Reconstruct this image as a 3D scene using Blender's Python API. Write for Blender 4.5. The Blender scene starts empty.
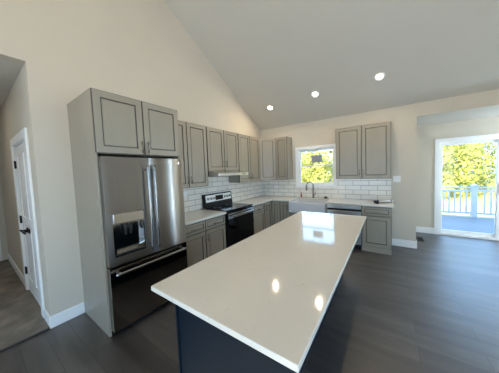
import bpy, bmesh, math, random
from mathutils import Vector, Matrix
random.seed(7)
C = bpy.context.scene.collection
PI = math.pi

# ------------------------------------------------------------------ camera
W = 499
F, YAW, PITCH, ROLL = 199.745, 0.603, 0.056, -0.038
cam = bpy.data.objects.new('camera', bpy.data.cameras.new('camera'))
C.objects.link(cam)
fw = Vector((-math.sin(YAW)*math.cos(PITCH), math.cos(YAW)*math.cos(PITCH), -math.sin(PITCH)))
rt = Vector((math.cos(YAW), math.sin(YAW), 0))
up = rt.cross(fw)
rt2 = rt*math.cos(ROLL) + up*math.sin(ROLL)
up2 = -rt*math.sin(ROLL) + up*math.cos(ROLL)
m4 = Matrix((rt2, up2, -fw)).transposed().to_4x4()
m4.translation = Vector((2.998, -4.884, 1.593))
cam.matrix_world = m4
cam.data.sensor_fit = 'HORIZONTAL'
cam.data.sensor_width = 36
cam.data.lens = F/W*36
cam.data.shift_x = -2.534/W
cam.data.shift_y = -3.154/W
cam.data.clip_start = 0.05
bpy.context.scene.camera = cam

# ------------------------------------------------------------------ world, sun, exposure
world = bpy.data.worlds.new('sky')
bpy.context.scene.world = world
world.use_nodes = True
wn, wl = world.node_tree.nodes, world.node_tree.links
wn.clear()
w_out = wn.new('ShaderNodeOutputWorld')
w_bg = wn.new('ShaderNodeBackground')
w_tc = wn.new('ShaderNodeTexCoord')
w_sep = wn.new('ShaderNodeSeparateXYZ')
w_ramp = wn.new('ShaderNodeValToRGB')
w_ramp.color_ramp.elements[0].position = 0.0
w_ramp.color_ramp.elements[0].color = (0.46, 0.72, 1.0, 1)
w_ramp.color_ramp.elements[1].position = 0.7
w_ramp.color_ramp.elements[1].color = (0.22, 0.45, 0.95, 1)
wl.new(w_tc.outputs['Generated'], w_sep.inputs[0])
wl.new(w_sep.outputs['Z'], w_ramp.inputs[0])
wl.new(w_ramp.outputs[0], w_bg.inputs[0])
w_bg.inputs[1].default_value = 3.7
wl.new(w_bg.outputs[0], w_out.inputs[0])

sun_d = bpy.data.lights.new('sun', 'SUN')
sun_d.energy = 13.0
sun_d.angle = 0.01
sun_d.color = (1.0, 0.89, 0.70)
sun = bpy.data.objects.new('sun', sun_d)
C.objects.link(sun)
sun.rotation_euler = Vector((0.25, 0.83, -0.5)).to_track_quat('-Z', 'Y').to_euler()

vs = bpy.context.scene.view_settings
vs.view_transform = 'Standard'
vs.look = 'None'
vs.gamma = 1
vs.use_curve_mapping = False
vs.exposure = 0.88
LAMP_W = 5.0        # watts of each recessed ceiling lamp
LAMP_COL = (1.0, 0.82, 0.58)

# ------------------------------------------------------------------ materials
def mat(name, col, rough=0.5, metal=0.0, var=0.05, scale=6.0, bump=0.0, bscale=120.0, spec=0.5, stretch=None, coat=0.0):
    m = bpy.data.materials.new(name)
    m.use_nodes = True
    n, l = m.node_tree.nodes, m.node_tree.links
    p = n['Principled BSDF']
    p.inputs['Roughness'].default_value = rough
    p.inputs['Metallic'].default_value = metal
    p.inputs['Specular IOR Level'].default_value = spec
    p.inputs['Coat Weight'].default_value = coat
    tc = n.new('ShaderNodeTexCoord')
    mp = n.new('ShaderNodeMapping')
    if stretch: mp.inputs['Scale'].default_value = stretch
    l.new(tc.outputs['Object'], mp.inputs[0])
    nz = n.new('ShaderNodeTexNoise')
    nz.inputs['Scale'].default_value = scale
    nz.inputs['Detail'].default_value = 4
    l.new(mp.outputs[0], nz.inputs['Vector'])
    r = n.new('ShaderNodeValToRGB')
    r.color_ramp.elements[0].position = 0.3
    r.color_ramp.elements[1].position = 0.7
    r.color_ramp.elements[0].color = tuple(c*(1-var) for c in col) + (1,)
    r.color_ramp.elements[1].color = tuple(min(1, c*(1+var)) for c in col) + (1,)
    l.new(nz.outputs['Fac'], r.inputs[0])
    l.new(r.outputs[0], p.inputs['Base Color'])
    if bump:
        b = n.new('ShaderNodeBump')
        nb = n.new('ShaderNodeTexNoise')
        nb.inputs['Scale'].default_value = bscale
        l.new(mp.outputs[0], nb.inputs['Vector'])
        b.inputs['Strength'].default_value = bump
        b.inputs['Distance'].default_value = 0.002
        l.new(nb.outputs['Fac'], b.inputs['Height'])
        l.new(b.outputs[0], p.inputs['Normal'])
    return m

def brick_mat(name, c1, c2, mortar, bw, rh, ms, axes, rough, bump=0.3, offset=0.5, grain=0.0, shift=(0, 0), grain_axis=0, spec=0.5, coat=0.0):
    m = bpy.data.materials.new(name)
    m.use_nodes = True
    n, l = m.node_tree.nodes, m.node_tree.links
    p = n['Principled BSDF']
    p.inputs['Roughness'].default_value = rough
    p.inputs['Specular IOR Level'].default_value = spec
    p.inputs['Coat Weight'].default_value = coat
    p.inputs['Coat Roughness'].default_value = 0.35
    tc = n.new('ShaderNodeTexCoord')
    sp = n.new('ShaderNodeSeparateXYZ')
    cb = n.new('ShaderNodeCombineXYZ')
    l.new(tc.outputs['Object'], sp.inputs[0])
    for i, a in enumerate(axes):
        ad = n.new('ShaderNodeMath'); ad.operation = 'ADD'; ad.inputs[1].default_value = shift[i]
        l.new(sp.outputs[a], ad.inputs[0])
        l.new(ad.outputs[0], cb.inputs[i])
    br = n.new('ShaderNodeTexBrick')
    br.offset = offset
    br.inputs['Color1'].default_value = c1 + (1,)
    br.inputs['Color2'].default_value = c2 + (1,)
    br.inputs['Mortar'].default_value = mortar + (1,)
    br.inputs['Scale'].default_value = 1.0
    br.inputs['Mortar Size'].default_value = ms
    br.inputs['Mortar Smooth'].default_value = 0.1
    br.inputs['Brick Width'].default_value = bw
    br.inputs['Row Height'].default_value = rh
    l.new(cb.outputs[0], br.inputs['Vector'])
    col = br.outputs['Color']
    if grain:
        mp = n.new('ShaderNodeMapping')
        s = [5, 5, 5]; s[grain_axis] = 0.9
        mp.inputs['Scale'].default_value = s
        l.new(cb.outputs[0], mp.inputs[0])
        nz = n.new('ShaderNodeTexNoise')
        nz.inputs['Scale'].default_value = 1.5
        nz.inputs['Detail'].default_value = 6
        nz.inputs['Distortion'].default_value = 0.6
        l.new(mp.outputs[0], nz.inputs['Vector'])
        rp = n.new('ShaderNodeMapRange')
        rp.inputs[1].default_value = 0.3; rp.inputs[2].default_value = 0.7
        rp.inputs[3].default_value = 1-grain; rp.inputs[4].default_value = 1+grain
        l.new(nz.outputs['Fac'], rp.inputs[0])
        mx = n.new('ShaderNodeVectorMath'); mx.operation = 'SCALE'
        l.new(col, mx.inputs[0]); l.new(rp.outputs[0], mx.inputs['Scale'])
        col = mx.outputs[0]
    l.new(col, p.inputs['Base Color'])
    b = n.new('ShaderNodeBump'); b.invert = True
    b.inputs['Strength'].default_value = bump
    b.inputs['Distance'].default_value = 0.003
    l.new(br.outputs['Fac'], b.inputs['Height'])
    l.new(b.outputs[0], p.inputs['Normal'])
    return m

def brushed_mat(name, col, rough, aniso, rot):
    m = mat(name, col, rough, 1.0, var=0.03, scale=3, stretch=(40, 40, 0.6))
    n, l = m.node_tree.nodes, m.node_tree.links
    p = n['Principled BSDF']
    p.inputs['Anisotropic'].default_value = aniso
    p.inputs['Anisotropic Rotation'].default_value = rot
    tg = n.new('ShaderNodeTangent'); tg.direction_type = 'RADIAL'; tg.axis = 'Z'
    l.new(tg.outputs[0], p.inputs['Tangent'])
    return m

def glow_mat(name, col, strength):
    m = bpy.data.materials.new(name)
    m.use_nodes = True
    p = m.node_tree.nodes['Principled BSDF']
    p.inputs['Base Color'].default_value = (0.9, 0.9, 0.9, 1)
    p.inputs['Emission Color'].default_value = col + (1,)
    p.inputs['Emission Strength'].default_value = strength
    return m

def glass_mat(name):
    m = bpy.data.materials.new(name)
    m.use_nodes = True
    n, l = m.node_tree.nodes, m.node_tree.links
    n.remove(n['Principled BSDF'])
    t = n.new('ShaderNodeBsdfTransparent')
    t.inputs[0].default_value = (0.96, 0.98, 0.97, 1)
    g = n.new('ShaderNodeBsdfGlossy')
    g.inputs['Roughness'].default_value = 0.02
    f = n.new('ShaderNodeFresnel')
    f.inputs[0].default_value = 1.3
    x = n.new('ShaderNodeMixShader')
    l.new(f.outputs[0], x.inputs[0]); l.new(t.outputs[0], x.inputs[1]); l.new(g.outputs[0], x.inputs[2])
    l.new(x.outputs[0], n['Material Output'].inputs[0])
    return m

def quartz_mat(name):
    m = mat(name, (0.67, 0.65, 0.585), rough=0.07, var=0.02, scale=3, spec=0.55)
    n, l = m.node_tree.nodes, m.node_tree.links
    p = n['Principled BSDF']
    base = p.inputs['Base Color'].links[0].from_socket
    tc = n.new('ShaderNodeTexCoord')
    nz = n.new('ShaderNodeTexNoise')
    nz.inputs['Scale'].default_value = 22
    nz.inputs['Detail'].default_value = 8
    nz.inputs['Distortion'].default_value = 1.2
    l.new(tc.outputs['Object'], nz.inputs['Vector'])
    r = n.new('ShaderNodeMapRange')
    r.inputs[1].default_value = 0.66; r.inputs[2].default_value = 0.74
    l.new(nz.outputs['Fac'], r.inputs[0])
    mx = n.new('ShaderNodeMixRGB')
    mx.inputs[2].default_value = (0.42, 0.36, 0.30, 1)
    s = n.new('ShaderNodeMath'); s.operation = 'MULTIPLY'; s.inputs[1].default_value = 0.5
    l.new(r.outputs[0], s.inputs[0])
    l.new(s.outputs[0], mx.inputs[0]); l.new(base, mx.inputs[1])
    l.new(mx.outputs[0], p.inputs['Base Color'])
    return m

def leaf_mat(name, col, var=0.3):
    m = mat(name, col, 0.6, var=var, scale=1.2, spec=0.2)
    n, l = m.node_tree.nodes, m.node_tree.links
    p = n['Principled BSDF']
    t = n.new('ShaderNodeBsdfTranslucent')
    l.new(p.inputs['Base Color'].links[0].from_socket, t.inputs['Color'])
    x = n.new('ShaderNodeMixShader')
    x.inputs[0].default_value = 0.45
    l.new(p.outputs[0], x.inputs[1]); l.new(t.outputs[0], x.inputs[2])
    l.new(x.outputs[0], n['Material Output'].inputs[0])
    return m

M = dict(
    bounce=mat('pale_bounce_ground', (0.72, 0.67, 0.59), 0.9, var=0.1, scale=2),  # kept pale so the added ground throws daylight indoors
    rail=mat('railing_paint', (0.48, 0.47, 0.45), 0.45, var=0.02),
    wall=mat('wall_paint', (0.60, 0.545, 0.45), 0.75, var=0.015, scale=2, bump=0.05, bscale=300),
    ceil=mat('ceiling_paint', (0.59, 0.565, 0.50), 0.8, var=0.01, scale=2),
    white=mat('white_trim_paint', (0.88, 0.88, 0.86), 0.35, var=0.01),
    cab=mat('cabinet_paint', (0.312, 0.278, 0.218), 0.38, var=0.03, scale=8, stretch=(1, 1, 0.3)),
    glaze_seam_shade=mat('cabinet_glaze_seam_shade', (0.075, 0.066, 0.055), 0.45, var=0.1),  # groove glaze; on door edges it paints in the seam shade
    cabin=mat('cabinet_inside', (0.10, 0.095, 0.085), 0.6),
    nickel=mat('brushed_nickel', (0.27, 0.25, 0.22), 0.28, 1.0, var=0.04),
    steel=mat('stainless_steel', (0.50, 0.485, 0.465), 0.10, 1.0, var=0.03, scale=3, stretch=(40, 40, 0.6)),
    dsteel=mat('dark_satin_steel', (0.26, 0.25, 0.235), 0.25, 1.0, var=0.04),
    brushed=brushed_mat('brushed_steel', (0.40, 0.385, 0.37), 0.30, 1.0, 0.25),
    steel3=mat('polished_dark_steel', (0.36, 0.35, 0.335), 0.08, 1.0, var=0.03, scale=3, stretch=(40, 40, 0.6)),
    steel2=mat('light_stainless', (0.68, 0.68, 0.67), 0.30, 1.0, var=0.03, scale=3),
    dark=mat('dark_plastic', (0.010, 0.010, 0.011), 0.4, var=0.1, spec=0.3),
    blackgl=mat('black_glass', (0.003, 0.003, 0.0035), 0.06, var=0.1, spec=0.3),
    black=mat('black_metal', (0.004, 0.004, 0.004), 0.4, var=0.1, spec=0.3),
    quartz=quartz_mat('quartz'),
    navy=mat('navy_paint', (0.0015, 0.008, 0.017), 0.55, var=0.05, spec=0.12),
    fireclay=mat('white_fireclay', (0.62, 0.62, 0.63), 0.12, var=0.01),
    tile_l=brick_mat('subway_tile_side', (0.84, 0.79, 0.70), (0.79, 0.74, 0.655), (0.38, 0.34, 0.29), 0.305, 0.102, 0.005, 'YZ', 0.12, shift=(0, -0.914)),
    tile_b=brick_mat('subway_tile_rear', (0.84, 0.79, 0.70), (0.79, 0.74, 0.655), (0.38, 0.34, 0.29), 0.305, 0.102, 0.005, 'XZ', 0.12, shift=(0.1, -0.914)),
    floor=brick_mat('vinyl_plank', (0.062, 0.055, 0.050), (0.030, 0.026, 0.024), (0.012, 0.011, 0.010), 1.22, 0.18, 0.003, 'XY', 0.42, bump=0.1, offset=0.37, grain=0.55, grain_axis=0, spec=0.9, coat=0.45),
    carpet=mat('carpet_pile', (0.21, 0.19, 0.16), 0.95, var=0.3, scale=5, bump=1.0, bscale=400, spec=0.1),
    deck=brick_mat('deck_board', (0.20, 0.195, 0.19), (0.18, 0.175, 0.17), (0.12, 0.12, 0.13), 6.0, 0.14, 0.004, 'XY', 0.5, bump=0.3, grain=0.08),
    grass=mat('lawn_grass', (0.40, 0.35, 0.14), 0.9, var=0.35, scale=3, bump=0.8, bscale=60, spec=0.1),
    leaf=leaf_mat('leaf_yellow_green', (0.44, 0.43, 0.12)),
    leaf2=leaf_mat('leaf_green', (0.34, 0.37, 0.11)),
    bark=mat('bark', (0.10, 0.07, 0.045), 0.9, var=0.3, scale=8, bump=1, bscale=30),
    plate=mat('white_plastic', (0.82, 0.81, 0.77), 0.3, var=0.01),
    glass=glass_mat('window_glass'),
    lens=glow_mat('lamp_lens', LAMP_COL, 9.0),
    globe=glow_mat('added_globe_glow', (0.92, 0.97, 1.0), 5.0),
    paper=leaf_mat('grey_white_paper', (0.50, 0.50, 0.55), 0.03),
    amber=mat('amber_plastic', (0.30, 0.09, 0.03), 0.25, var=0.1),
    pinkwall=mat('pale_pink_siding', (0.60, 0.42, 0.36), 0.8, var=0.06, stretch=(1, 1, 20)),
    roof=mat('grey_shingle', (0.20, 0.19, 0.19), 0.9, var=0.2, scale=10),
    greywin=mat('grey_pane', (0.16, 0.18, 0.21), 0.15, var=0.1),
    tag=mat('grey_label_paper', (0.40, 0.42, 0.45), 0.6, var=0.2, scale=60),
    clear=mat('pale_cartridge', (0.62, 0.60, 0.55), 0.35, var=0.03),
    floorvent=mat('dark_register_metal', (0.03, 0.028, 0.026), 0.45, var=0.1),
)

# ------------------------------------------------------------------ mesh builder
class MB:
    def __init__(s):
        s.bm = bmesh.new()
    def box(s, x0, y0, z0, x1, y1, z1, bevel=0.0, mi=0, seg=2):
        if x1 < x0: x0, x1 = x1, x0
        if y1 < y0: y0, y1 = y1, y0
        if z1 < z0: z0, z1 = z1, z0
        b = bmesh.new()
        bmesh.ops.create_cube(b, size=1)
        for v in b.verts:
            v.co = Vector(((x0+x1)/2 + v.co.x*(x1-x0), (y0+y1)/2 + v.co.y*(y1-y0), (z0+z1)/2 + v.co.z*(z1-z0)))
        if bevel:
            bmesh.ops.bevel(b, geom=b.edges[:], offset=bevel, segments=seg, affect='EDGES', profile=0.5)
        s.merge(b, mi)
        return s
    def merge(s, b, mi=0, mx=None, smooth=False):
        mp = {}
        for v in b.verts:
            mp[v] = s.bm.verts.new(mx @ v.co if mx else v.co)
        for f in b.faces:
            try:
                nf = s.bm.faces.new([mp[v] for v in f.verts])
                nf.material_index = mi
                nf.smooth = smooth or f.smooth
            except ValueError:
                pass
        b.free()
    def face(s, pts, mi=0, smooth=False):
        f = s.bm.faces.new([s.bm.verts.new(p) for p in pts])
        f.material_index = mi; f.smooth = smooth
        return s
    def prism(s, pts, d, mi=0, bevel=0.0):
        # polygon (3-D points, planar) pushed along d
        b = bmesh.new()
        f = b.faces.new([b.verts.new(p) for p in pts])
        r = bmesh.ops.extrude_face_region(b, geom=[f])
        bmesh.ops.translate(b, vec=Vector(d), verts=[g for g in r['geom'] if isinstance(g, bmesh.types.BMVert)])
        bmesh.ops.recalc_face_normals(b, faces=b.faces[:])
        if bevel:
            bmesh.ops.bevel(b, geom=b.edges[:], offset=bevel, segments=2, affect='EDGES', profile=0.5)
        s.merge(b, mi)
        return s
    def tube(s, path, r, n=12, mi=0, cap=True):
        path = [Vector(p) for p in path]
        rs = r if isinstance(r, (list, tuple)) else [r]*len(path)
        rings = []
        prev = None
        for i, p in enumerate(path):
            t = ((path[min(i+1, len(path)-1)] - p).normalized() + (p - path[max(i-1, 0)]).normalized())
            t = t.normalized() if t.length > 1e-6 else Vector((0, 0, 1))
            if prev is None:
                a = Vector((0, 0, 1)) if abs(t.z) < 0.9 else Vector((1, 0, 0))
                u = t.cross(a).normalized()
            else:
                u = (prev - t*prev.dot(t)).normalized()
            prev = u
            w = t.cross(u)
            rings.append([s.bm.verts.new(p + (u*math.cos(2*PI*k/n) + w*math.sin(2*PI*k/n))*rs[i]) for k in range(n)])
        for a, b in zip(rings, rings[1:]):
            for k in range(n):
                f = s.bm.faces.new([a[k], a[(k+1) % n], b[(k+1) % n], b[k]])
                f.smooth = True; f.material_index = mi
        if cap:
            f = s.bm.faces.new(rings[0][::-1]); f.material_index = mi
            f = s.bm.faces.new(rings[-1]); f.material_index = mi
        return s
    def rings(s, loops, mis, close=True):
        # loops of equal count, joined; the last is filled
        vs_ = [[s.bm.verts.new(p) for p in L] for L in loops]
        n = len(loops[0])
        for i, (a, b) in enumerate(zip(vs_, vs_[1:])):
            for k in range(n):
                f = s.bm.faces.new([a[k], a[(k+1) % n], b[(k+1) % n], b[k]])
                f.material_index = mis[i]
        if close:
            f = s.bm.faces.new(vs_[-1]); f.material_index = mis[len(loops)-1]
        return s
    def build(s, name, mats, parent=None, loc=None):
        me = bpy.data.meshes.new(name)
        bmesh.ops.recalc_face_normals(s.bm, faces=s.bm.faces[:])
        s.bm.to_mesh(me); s.bm.free()
        for m in (mats if isinstance(mats, (list, tuple)) else [mats]):
            me.materials.append(M[m])
        o = bpy.data.objects.new(name, me)
        C.objects.link(o)
        if parent: o.parent = parent
        if loc: o.location = loc
        return o

def tag(o, label, cat, group=None):
    o['label'] = label; o['category'] = cat
    if group: o['group'] = group
    return o

def thing(name, label, cat, loc=(0, 0, 0), rz=0.0, group=None):
    o = bpy.data.objects.new(name, None)
    C.objects.link(o)
    o.empty_display_size = 0.1
    o.location = loc; o.rotation_euler = (0, 0, rz)
    return tag(o, label, cat, group)

def struct(name, mb, mats, parent=None):
    o = mb.build(name, mats, parent)
    if not parent: o['kind'] = 'structure'
    return o

def struct_root(name, loc=(0, 0, 0), rz=0.0):
    o = bpy.data.objects.new(name, None)
    C.objects.link(o)
    o.location = loc; o.rotation_euler = (0, 0, rz)
    o['kind'] = 'structure'
    return o

def slope_z(y):
    return 2.757 - 0.585*y

# ------------------------------------------------------------------ setting
XR, YF = 6.6, -8.2          # far right wall, wall behind the camera
RY, RX = 1.25, 3.424        # dining bay: rear wall and its left edge
YH = -4.438                 # hallway corner
ZB = 2.515                  # bay ceiling
YD, ZD = -5.2, slope_z(-5.2)

struct('floor', MB().box(0, YF, -0.1, XR, 0, 0).box(RX-0.13, 0, -0.1, XR, RY+0.14, 0), 'floor')
struct('floor_hallway', MB().box(-3.4, -6.0, -0.1, -0.012, YH, 0.014, 0.004).box(-1.45, YH, -0.1, -0.2, YH+0.28, 0.014), 'carpet')
struct('trim_1', MB().box(-0.014, -6.0, 0, 0.012, YH-0.002, 0.016, 0.003), 'floorvent')

b = MB()
b.prism([(0, YH, 0), (0, 0.12, 0), (0, 0.12, slope_z(0.12)), (0, YH, slope_z(YH))], (-0.12, 0, 0))
b.prism([(0, -6.0, 2.787), (0, YH, 2.787), (0, YH, slope_z(YH)), (0, YD, ZD), (0, -6.0, ZD-0.585*0.8)], (-0.12, 0, 0))
b.prism([(0, YF, 0), (0, -6.0, 0), (0, -6.0, ZD-0.585*0.8), (0, YF, ZD-0.585*3)], (-0.12, 0, 0))
struct('wall_left', b, 'wall')

# rear wall with the window opening and the opening to the bay
WX0, WX1, WZ0, WZ1 = 1.085, 1.955, 1.225, 2.105
b = MB()
zt = 2.80
for x0, x1, z0, z1 in ((-0.12, WX0, 0, zt), (WX1, RX, 0, zt), (WX0, WX1, 0, WZ0), (WX0, WX1, WZ1, zt), (RX, XR, ZB, zt)):
    b.box(x0, 0, z0, x1, 0.13, z1)
struct('wall_back', b, 'wall')

# bay
b = MB()
DX0, DX1, DZ1 = 3.93, 5.76, 2.10
for x0, x1, z0, z1 in ((RX-0.13, DX0, 0, ZB), (DX1, XR, 0, ZB), (DX0, DX1, DZ1, ZB)):
    b.box(x0, RY, z0, x1, RY+0.14, z1)
b.box(RX-0.13, 0.13, 0, RX, RY, ZB)
struct('wall_bay', b, 'wall')
struct('ceiling_bay', MB().box(RX-0.13, 0.13, ZB, XR+0.5, RY+0.55, ZB+0.14), 'ceil')

# vaulted ceiling
b = MB()
b.prism([(-0.12, 0.13, slope_z(0.13)), (-0.12, YD, ZD), (-0.12, YF-0.1, ZD-0.585*3.1), (-0.12, YF-0.1, ZD-0.585*3.1+0.12), (-0.12, YD, ZD+0.12), (-0.12, 0.13, slope_z(0.13)+0.12)], (XR+0.24, 0, 0))
struct('ceiling', b, 'ceil')
b = MB()
for x0, y0, z0, x1, y1, z1 in ((-3.4, -6.0, 2.787, -0.12, YH, 2.85),):
    b.box(x0, y0, z0, x1, y1, z1)
struct('ceiling_hallway', b, 'ceil')

def wall_holes(axis, at, thick, u0, u1, ztop, holes):
    """upright wall with square openings; holes = (u0, u1, z0, z1), sorted, not overlapping"""
    mb = MB()
    def bx(a, c, z0, z1):
        if c-a < 1e-4 or z1-z0 < 1e-4: return
        if axis == 'x': mb.box(at, a, z0, at+thick, c, z1)
        else: mb.box(a, at, z0, c, at+thick, z1)
    u = u0
    for h0, h1, z0, z1 in holes:
        bx(u, h0, 0, ztop); bx(h0, h1, 0, z0); bx(h0, h1, z1, ztop); u = h1
    bx(u, u1, 0, ztop)
    return mb
RW = [(-7.8, -5.6, 0.06, 2.5), (-5.1, -2.5, 0.06, 2.5), (0.14, 1.22, 0.06, 2.47)]
b = wall_holes('x', XR, 0.14, YF, RY+0.14, 2.757, RW)
b.prism([(XR, YF, 2.757), (XR, 0.13, 2.757), (XR, YD, ZD), (XR, YF, ZD-0.585*3)], (0.14, 0, 0))
struct('wall_right', b, 'wall')
FW_ = [(0.4, 2.9, 0.06, 2.6), (3.3, 6.1, 0.06, 2.6)]
b = wall_holes('y', YF-0.14, 0.14, 0, XR, ZD-0.585*3, FW_)
struct('wall_front', b, 'wall')

# hallway walls
b = MB()
CX0, CX1, CZ = -1.31, -0.36, 2.07
for x0, x1, z0, z1 in ((-3.4, CX0, 0, 2.787), (CX1, -0.12, 0, 2.787), (CX0, CX1, CZ, 2.787)):
    b.box(x0, YH, z0, x1, YH+0.12, z1)
b.box(CX0-0.1, YH+0.25, 0, CX1+0.1, YH+0.28, 2.787)
b.box(CX0-0.14, YH+0.12, 0, CX0-0.1, YH+0.28, 2.787).box(CX1+0.1, YH+0.12, 0, CX1+0.14, YH+0.28, 2.787).box(CX0-0.14, YH+0.12, 2.6, CX1+0.14, YH+0.28, 2.787)
struct('wall_hallway', b, 'wall')
b = MB()
b.box(-3.5, -6.0, 0, -3.4, YH+0.12, 2.787)
b.box(-3.5, -6.12, 0, -0.12, -6.0, 2.787)
struct('wall_hallway_end', b, 'wall')

# baseboards
def base(name, *boxes):
    mb = MB()
    for bb in boxes: mb.box(*bb, bevel=0.004)
    struct(name, mb, 'white')
base('baseboard_left', (0, YH-0.015, 0, 0.015, -4.153, 0.13), (-0.24, YH-0.015, 0, 0.0, YH, 0.13))
base('baseboard_back', (3.04, -0.015, 0, RX+0.015, 0, 0.14), (RX, -0.0, 0, RX+0.015, RY, 0.14))
base('baseboard_bay', (RX+0.015, RY-0.015, 0, 3.86, RY, 0.14), (5.84, RY-0.015, 0, XR-0.015, RY, 0.14))
base('baseboard_right', (XR-0.015, YF+0.02, 0, XR, RY, 0.14))
base('baseboard_hallway', (-3.39, YH-0.015, 0.014, CX0-0.11, YH, 0.14))

# kitchen window (double hung): casing, jamb, two sashes with panes
wr = struct_root('window_1', (0, 0, 0))
b = MB()
cw = 0.065
b.box(WX0-cw, -0.018, WZ0-cw, WX0, 0, WZ1+cw, 0.003).box(WX1, -0.018, WZ0-cw, WX1+cw, 0, WZ1+cw, 0.003)
b.box(WX0, -0.018, WZ1, WX1, 0, WZ1+cw, 0.003).box(WX0, -0.018, WZ0-cw, WX1, 0, WZ0, 0.003)
b.build('window_casing', 'white', wr)
b = MB()
j = 0.02
b.box(WX0, 0, WZ0, WX0+j, 0.13, WZ1).box(WX1-j, 0, WZ0, WX1, 0.13, WZ1).box(WX0+j, 0, WZ1-j, WX1-j, 0.13, WZ1).box(WX0+j, 0, WZ0, WX1-j, 0.13, WZ0+j)
b.build('window_jamb', 'white', wr)
zm = 1.69
def sash(y, z0, z1, name):
    mb = MB(); x0, x1, t = WX0+j, WX1-j, 0.032
    mb.box(x0, y, z0, x0+t, y+0.03, z1, 0.003).box(x1-t, y, z0, x1, y+0.03, z1, 0.003)
    mb.box(x0+t, y, z0, x1-t, y+0.03, z0+t, 0.003).box(x0+t, y, z1-t, x1-t, y+0.03, z1, 0.003)
    o = mb.build('window_sash', 'white', wr)
    MB().box(x0+t, y+0.012, z0+t, x1-t, y+0.016, z1-t).build('pane', 'glass', o)
    return o
s_up = sash(0.085, zm-0.012, WZ1-j, 'up')
s_lo = sash(0.05, WZ0+j, zm+0.02, 'lo')
MB().box(1.835, 0.094, 1.955, 1.885, 0.097, 2.03).build('sticker', 'tag', s_up)
MB().box(1.40, 0.094, 1.77, 1.655, 0.0965, 1.945).box(1.41, 0.093, 1.78, 1.615, 0.0942, 1.935).build('label_sheet', 'paper', s_up)
MB().box(1.825, 0.059, 1.30, 1.875, 0.062, 1.37).build('sticker', 'tag', s_lo)

# sliding glass door of the bay
dr = struct_root('door_1', (0, 0, 0))
b = MB()
b.box(DX0-0.075, RY-0.02, 0, DX0, RY, DZ1+0.075, 0.003).box(DX1, RY-0.02, 0, DX1+0.075, RY, DZ1+0.075, 0.003).box(DX0, RY-0.02, DZ1, DX1, RY, DZ1+0.075, 0.003)
b.build('door_casing', 'white', dr)
b = MB()
b.box(DX0, RY, 0, DX0+0.03, RY+0.14, DZ1).box(DX1-0.03, RY, 0, DX1, RY+0.14, DZ1).box(DX0+0.03, RY, DZ1-0.03, DX1-0.03, RY+0.14, DZ1).box(DX0+0.03, RY, 0, DX1-0.03, RY+0.14, 0.035)
b.build('door_frame', 'white', dr)
for k, (x0, x1, y) in enumerate(((DX0+0.03, 4.885, RY+0.085), (4.815, DX1-0.03, RY+0.04))):
    mb = MB(); z0, z1, t = 0.036, DZ1-0.031, 0.07
    mb.box(x0, y, z0, x0+t*0.55, y+0.04, z1, 0.004).box(x1-t, y, z0, x1, y+0.04, z1, 0.004)
    mb.box(x0+t*0.55, y, z0, x1-t, y+0.04, z0+t, 0.004).box(x0+t*0.55, y, z1-t*0.7, x1-t, y+0.04, z1, 0.004)
    o = mb.build('sliding_panel', 'white', dr)
    MB().box(x0+t*0.55, y+0.018, z0+t, x1-t, y+0.022, z1-t*0.7).build('pane', 'glass', o)
    if k == 1:
        MB().box(x0+0.025, y-0.03, 0.95, x0+0.05, y, 1.2, 0.005).build('door_handle', 'white', o)

# windows in the walls out of view (daylight)
def plain_window(n, axis, at, u0, u1, z0, z1):
    r = struct_root('window_%d' % n)
    mb = MB(); t = 0.06
    def bx(m, a, c, zz0, zz1, d0, d1):
        if axis == 'x': m.box(at+d0, a, zz0, at+d1, c, zz1)
        else: m.box(a, at+d0, zz0, c, at+d1, zz1)
    bx(mb, u0, u0+t, z0, z1, 0.03, 0.1); bx(mb, u1-t, u1, z0, z1, 0.03, 0.1)
    bx(mb, u0+t, u1-t, z0, z0+t, 0.03, 0.1); bx(mb, u0+t, u1-t, z1-t, z1, 0.03, 0.1)
    bx(mb, u0+t, u1-t, (z0+z1)/2-t/2, (z0+z1)/2+t/2, 0.03, 0.1)
    mb.build('window_frame', 'white', r)
    for a, c in ((z0+t, (z0+z1)/2-t/2), ((z0+z1)/2+t/2, z1-t)):
        g = MB(); bx(g, u0+t, u1-t, a, c, 0.06, 0.065); g.build('pane', 'glass', r)
for i, h in enumerate(RW): plain_window(2+i, 'x', XR, *h)
for i, h in enumerate(FW_): plain_window(5+i, 'y', YF-0.14, *h)

# closet double door in the hallway: leaves face -y
cr = struct_root('door_2', (0, 0, 0))
b = MB()
cw = 0.10
y0, y1 = YH-0.02, YH
b.box(CX0-cw, y0, 0.014, CX0, y1, CZ+cw, 0.004).box(CX1, y0, 0.014, CX1+cw, y1, CZ+cw, 0.004).box(CX0, y0, CZ, CX1, y1, CZ+cw, 0.004)
b.build('door_casing', 'white', cr)
b = MB()
b.box(CX0, YH, 0.014, CX0+0.012, YH+0.12, CZ).box(CX1-0.012, YH, 0.014, CX1, YH+0.12, CZ).box(CX0+0.012, YH, CZ-0.012, CX1-0.012, YH+0.12, CZ)
b.build('door_jamb', 'white', cr)

def rect(x0, z0, x1, z1, y):
    return [(x0, y, z0), (x1, y, z0), (x1, y, z1), (x0, y, z1)]

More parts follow.
